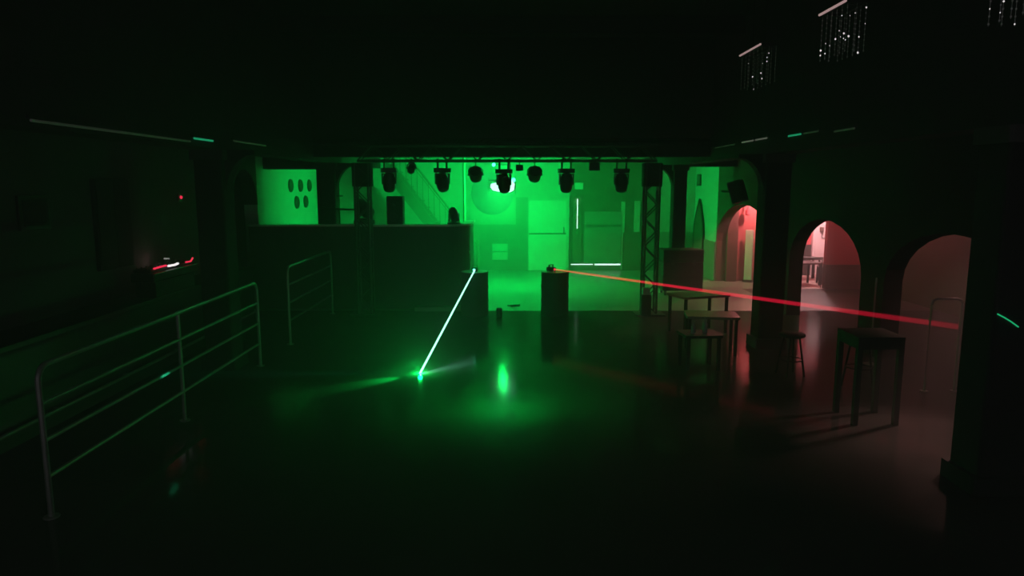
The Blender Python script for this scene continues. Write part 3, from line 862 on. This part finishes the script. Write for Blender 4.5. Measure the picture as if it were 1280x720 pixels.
m = MB(); m.box(-0.03, -0.01, -0.0, 0.02, 0.2, 0.26); m.box(-0.03, -0.01, 0.15, 0.17, 0.2, 0.25); m.build('light_arm', 'black_matte', mx)
m = MB(); m.path([(0.14, 0.36, 0.18), (0.14, 0.52, 0.175), (0.12, 0.64, 0.215)], 0.014, 6); m.build('red_light', 'led_red', mx)
m = MB()
for i in range(10):
    for j in range(3): m.tube((-0.12 + 0.07 * j, -0.58 + 0.13 * i, 0.18), (-0.12 + 0.07 * j, -0.58 + 0.13 * i, 0.2), 0.014, 6)
o = m.build('knob', 'black_plastic', mx); o['kind'] = 'stuff'
bl = thing('table_lamp', 'small dim reddish lamp glowing against the left wall on the bar', 'lamp', (-5.50, 10.75, 1.06))
MB().lathe([(0.05, 0), (0.05, 0.012), (0.012, 0.03), (0.012, 0.2)], (0, 0, 0), 12).build('base', 'black_plastic', bl, smooth=True)
MB().ball((0, 0, 0.24), 0.045).build('bulb', 'bulb_wall', bl, smooth=True)
MB().lathe([(0.075, 0.18), (0.078, 0.19), (0.078, 0.30), (0.06, 0.31)], (0.0, 0.0, 0.02), 12).build('shade', 'black_cloth', bl)
point('table_lamp_light', (-5.46, 10.72, 1.47), (1.0, 0.55, 0.5), 0.30, 0.04)

# ================================================================ RIGHT SIDE
bt = thing('high_table', 'tall dark square table beside the big near pillar', 'table', (4.03, 7.75, 0))
MB().rbox(-0.26, 0.26, -0.26, 0.26, 0.96, 1.0, 0.02).build('table_top', 'dark_timber', bt)
for sx in (-1, 1):
    for sy in (-1, 1):
        MB().box(sx * 0.225 - 0.028, sx * 0.225 + 0.028, sy * 0.225 - 0.028, sy * 0.225 + 0.028, 0, 0.96).build('leg', 'dark_timber', bt)
m = MB()
for s in (-1, 1): m.box(-0.197, 0.197, s * 0.225 - 0.02, s * 0.225 + 0.02, 0.86, 0.96); m.box(s * 0.225 - 0.02, s * 0.225 + 0.02, -0.197, 0.197, 0.86, 0.96)
m.build('apron', 'dark_timber', bt)


def low_table(x, y, w, d, h, rz, label, top='table_top', name='low_table'):
    t = thing(name, label, 'table', (x, y, 0), rz)
    MB().rbox(-w / 2, w / 2, -d / 2, d / 2, h - 0.04, h, 0.02).build('table_top', top, t)
    for sx in (-1, 1):
        for sy in (-1, 1):
            MB().box(sx * (w / 2 - 0.05) - 0.022, sx * (w / 2 - 0.05) + 0.022, sy * (d / 2 - 0.05) - 0.022, sy * (d / 2 - 0.05) + 0.022, 0, h - 0.04).build('leg', 'black_matte', t)
    return t


low_table(3.35, 12.5, 0.95, 0.6, 0.70, R(20), 'dim table just under the red beam before the dark pillar')
low_table(3.15, 10.95, 0.8, 0.55, 0.62, R(-8), 'low dim table second in front of the dark pillar')
low_table(2.72, 10.0, 0.55, 0.45, 0.52, R(5), 'small low table carrying the two glass bottles', 'black_wood')


def stool(x, y, h, rz, label):
    t = thing('bar_stool', label, 'stool', (x, y, 0), rz)
    MB().lathe([(0.16, h - 0.05), (0.175, h - 0.04), (0.175, h - 0.01), (0.16, h), (0.01, h)], (0, 0, 0), 18).build('seat', 'black_matte', t, smooth=True)
    for k in range(4):
        a = PI / 4 + PI / 2 * k
        MB().tube((0.10 * math.cos(a), 0.10 * math.sin(a), h - 0.05), (0.19 * math.cos(a), 0.19 * math.sin(a), 0), 0.014, 6).build('leg', 'black_matte', t)
    pts = [(0.155 * math.cos(2 * PI * k / 16), 0.155 * math.sin(2 * PI * k / 16), h * 0.38) for k in range(17)]
    MB().path(pts, 0.009, 6).build('foot_ring', 'black_matte', t)


stool(3.9, 9.6, 0.6, 0.2, 'black round stool between the dark pillar and the tall square table')
stool(4.55, 9.0, 0.72, 0.5, 'black round stool behind the tall square table')
for x, y, h, lab in ((2.78, 9.95, 0.24, 'taller glass bottle glinting on the small low table'), (2.62, 9.98, 0.17, 'shorter glass bottle on the small low table')):
    t = thing('glass_bottle', lab, 'bottle', (x, y, 0.52), 0, 'bottles on the small low table')
    MB().lathe([(0.03, 0), (0.034, 0.01), (0.034, h * 0.55), (0.014, h * 0.75), (0.013, h), (0.005, h)], (0, 0, 0), 14).build('bottle', 'bottle_glass', t, smooth=True)
    MB().lathe([(0.016, h - 0.015), (0.016, h + 0.008), (0.002, h + 0.008)], (0, 0, 0), 10).build('cap', 'chrome', t)

# furniture in the pink room
low_table(7.75, 18.6, 0.75, 0.6, 0.60, R(12), 'dark table standing in the doorway of the pink-lit room', 'dark_timber', 'cafe_table')
low_table(8.15, 19.6, 0.8, 0.6, 0.62, R(-5), 'dark table further inside the pink-lit room by the white door', 'dark_timber', 'cafe_table')


def chair(x, y, rz, label):
    t = thing('cafe_chair', label, 'chair', (x, y, 0), rz)
    MB().box(-0.2, 0.2, -0.2, 0.2, 0.42, 0.46).build('seat', 'dark_timber', t, bevel=0.01)
    for sx in (-1, 1):
        MB().box(sx * 0.18 - 0.018, sx * 0.18 + 0.018, -0.198, -0.162, 0, 0.42).build('leg', 'dark_timber', t)
        MB().box(sx * 0.18 - 0.018, sx * 0.18 + 0.018, 0.162, 0.198, 0, 0.88).build('leg', 'dark_timber', t)
    MB().box(-0.16, 0.16, 0.17, 0.19, 0.70, 0.87).build('backrest', 'dark_timber', t, bevel=0.008)


chair(7.14, 18.32, R(70), 'dark chair at the left edge of the pink doorway')
chair(8.44, 18.75, R(-95), 'dark chair pulled up behind the doorway table')
chair(8.80, 19.75, R(-80), 'dark chair in front of the white door')
br = thing('grab_rail', 'thin dark bar crossing the pink doorway at table height', 'rail', (7.0, 17.99, 0.78))
MB().tube((0.02, 0, 0), (0.98, 0, 0), 0.016, 8).build('bar', 'dark_timber', br, smooth=True)
m = MB(); m.tube((0.03, 0, -0.78), (0.03, 0, 0), 0.014, 6); m.tube((0.97, 0, -0.78), (0.97, 0, 0), 0.014, 6); m.build('post', 'dark_timber', br)


# lamps of the side rooms
def pendant(x, y, z, top, label, bm, col, watts):
    t = thing('pendant_lamp', label, 'lamp', (x, y, z))
    MB().ball((0, 0, 0), 0.06, 12, 8).build('bulb', bm, t, smooth=True)
    MB().tube((0, 0, 0.05), (0, 0, top - z), 0.008, 6).build('cord', 'black_matte', t)
    return t


pendant(8.4, 19.2, 2.55, 3.1, 'bright pinkish bulb hanging in the far pink-lit room', 'bulb_pink', (1.0, 0.66, 0.66), 500)
pendant(6.62, 18.6, 2.45, 3.1, 'red bulb hanging behind the back arch', 'bulb_red', (1.0, 0.22, 0.22), 22)
pendant(7.2, 9.6, 2.75, 3.1, 'dim red bulb hanging in the right side room', 'bulb_near', (1.0, 0.45, 0.42), 14)
pendant(8.1, 15.4, 2.75, 3.1, 'dim red bulb hanging before the red cross wall of the side room', 'bulb_dull', None, 0)
dl = thing('fill_spotlight', 'added small black spotlight under the side room ceiling throwing dim red light on the floor', 'lamp', (7.0, 9.0, 2.75))  # fixture added out of view to put reddish patches on the hall floor
aim = Vector((3.45, 6.35, 0)) - Vector((7.0, 9.0, 2.75)); q = aim.to_track_quat('Z', 'Y').to_matrix().to_4x4()
m = MB(); m.lathe([(0.05, -0.14), (0.07, -0.12), (0.075, 0.05), (0.07, 0.05), (0.06, -0.02)], (0, 0, 0), 14, q); m.build('can', 'black_matte', dl, smooth=True)
MB().tube((0, 0, 0.05), (0, 0, 0.35), 0.012, 8).build('stem', 'black_matte', dl)
n2 = aim.normalized()
spot('fill_spotlight_beam', Vector((7.0, 9.0, 2.75)) + n2 * 0.08, (3.45, 6.35, 0), (1.0, 0.5, 0.43), 700, 46, 1.0, 0.22)
wb = thing('wall_lantern', 'small curled red bracket lantern at the top of the red wall', 'lamp', (6.36, 19.3, 1.95))
m = MB(); m.path([(0, 0, 0.12), (0, -0.12, 0.16), (0.02, -0.2, 0.10), (0.0, -0.2, 0.0), (-0.02, -0.14, -0.04)], 0.022, 6); m.build('arm', 'red_paint', wb)
m = MB(); m.lathe([(0.03, 0), (0.07, 0.03), (0.06, 0.14), (0.02, 0.17)], (0, -0.2, -0.14), 10); m.build('shade', 'red_paint', wb, smooth=True)


# ================================================================ HANGING BEAD CHANDELIERS
def chandelier(x, y, zt, L, label, seed, lit):
    rnd = random.Random(seed)
    t = thing('bead_chandelier', label, 'chandelier', (x, y, zt), 0, 'bead chandeliers hanging over the right side')
    m = MB(); w = 0.10
    m.box(-w, w, -L / 2, -L / 2 + 0.03, -0.03, 0.0); m.box(-w, w, L / 2 - 0.03, L / 2, -0.03, 0.0)
    m.box(w - 0.03, w, -L / 2, L / 2, -0.03, 0.0); m.box(-w, -w + 0.03, -L / 2, L / 2, -0.03, 0)
    m.build('frame', 'black_matte', t)
    MB().tube((-w - 0.012, -L / 2, -0.015), (-w - 0.012, L / 2, -0.015), 0.012, 8).build('glint_bar', 'glint_pink', t)  # glow stands in for a glint along the frame edge
    for sy in (-1, 1):
        m = MB(); m.tube((0, sy * L * 0.3, 0), (0, sy * L * 0.3, 5.5 - zt), 0.005, 6); m.box(-w, w, sy * L * 0.3 - 0.01, sy * L * 0.3 + 0.01, -0.02, 0)
        m.build('hanger', 'black_matte', t)
    spots = [(-w + 0.015, -L / 2 + 0.015 + (L - 0.03) * k / 5) for k in range(6)] + [(w - 0.015, -L / 2 + 0.015 + (L - 0.03) * k / 5) for k in range(6)] + [(0, -L / 2 + 0.015), (0, L / 2 - 0.015)]
    for (sx, sy) in spots:
        m = MB(); m.tube((sx, sy, -0.03), (sx, sy, -0.46), 0.002, 4)
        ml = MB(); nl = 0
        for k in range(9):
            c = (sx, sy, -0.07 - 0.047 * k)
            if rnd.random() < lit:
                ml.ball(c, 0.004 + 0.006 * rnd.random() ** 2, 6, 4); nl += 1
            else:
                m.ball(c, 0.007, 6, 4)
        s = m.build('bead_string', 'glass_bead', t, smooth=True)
        if nl: ml.build('glint_bead', 'bead_glint', s, smooth=True)  # glowing beads stand in for sparkle reflected off the glass


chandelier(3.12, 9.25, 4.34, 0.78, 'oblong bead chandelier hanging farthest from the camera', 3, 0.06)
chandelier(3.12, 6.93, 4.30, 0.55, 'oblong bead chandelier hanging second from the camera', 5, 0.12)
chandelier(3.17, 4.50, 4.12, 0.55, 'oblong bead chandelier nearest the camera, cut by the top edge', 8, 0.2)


# ---------------------------------------------------------------- unlit tubes on the gallery beams, their glints put in as glow
def glint_tube(sx, y, L, z, mname, label):
    t = thing('glint_tube', label, 'glint tube', (sx * 3.97, y, z), 0, 'glint tubes along the gallery beams')
    MB().box(*sorted((0.0, sx * 0.03)), -L / 2 - 0.02, L / 2 + 0.02, 0.012, 0.05).build('housing', 'black_matte', t)
    MB().tube((0, -L / 2, 0.0), (0, L / 2, 0.0), 0.013, 8).build('tube', mname, t, smooth=True)


glint_tube(1, 13.4, 1.2, 3.40 - 0.05, 'glint_dull', 'dull glint tube on the right gallery beam farthest from the camera')
glint_tube(1, 12.1, 0.55, 3.36, 'glint_bright', 'second grey glint tube on the right gallery beam, fairly bright')
glint_tube(1, 11.45, 0.50, 3.36, 'glint_bright', 'third glint tube on the right gallery beam, short and bright')
glint_tube(1, 10.1, 0.42, 3.33, 'glint_green', 'green-glinting tube on the right gallery beam')
glint_tube(1, 9.55, 0.45, 3.33, 'glint_dull', 'dull glint tube just nearer than the green tube on the right beam')
glint_tube(1, 8.6, 0.5, 3.29, 'glint_dull', 'faint glint tube on the right gallery beam nearest the camera')
glint_tube(-1, 9.25, 0.55, 3.215, 'glint_green', 'green-glinting tube on the left gallery beam')
glint_tube(-1, 7.4, 2.9, 3.17, 'glint_dull', 'long faint grey glint tube on the left gallery beam')
glint_tube(-1, 10.9, 1.3, 3.26, 'glint_dull', 'faint glint tube on the left gallery beam above the pillar')
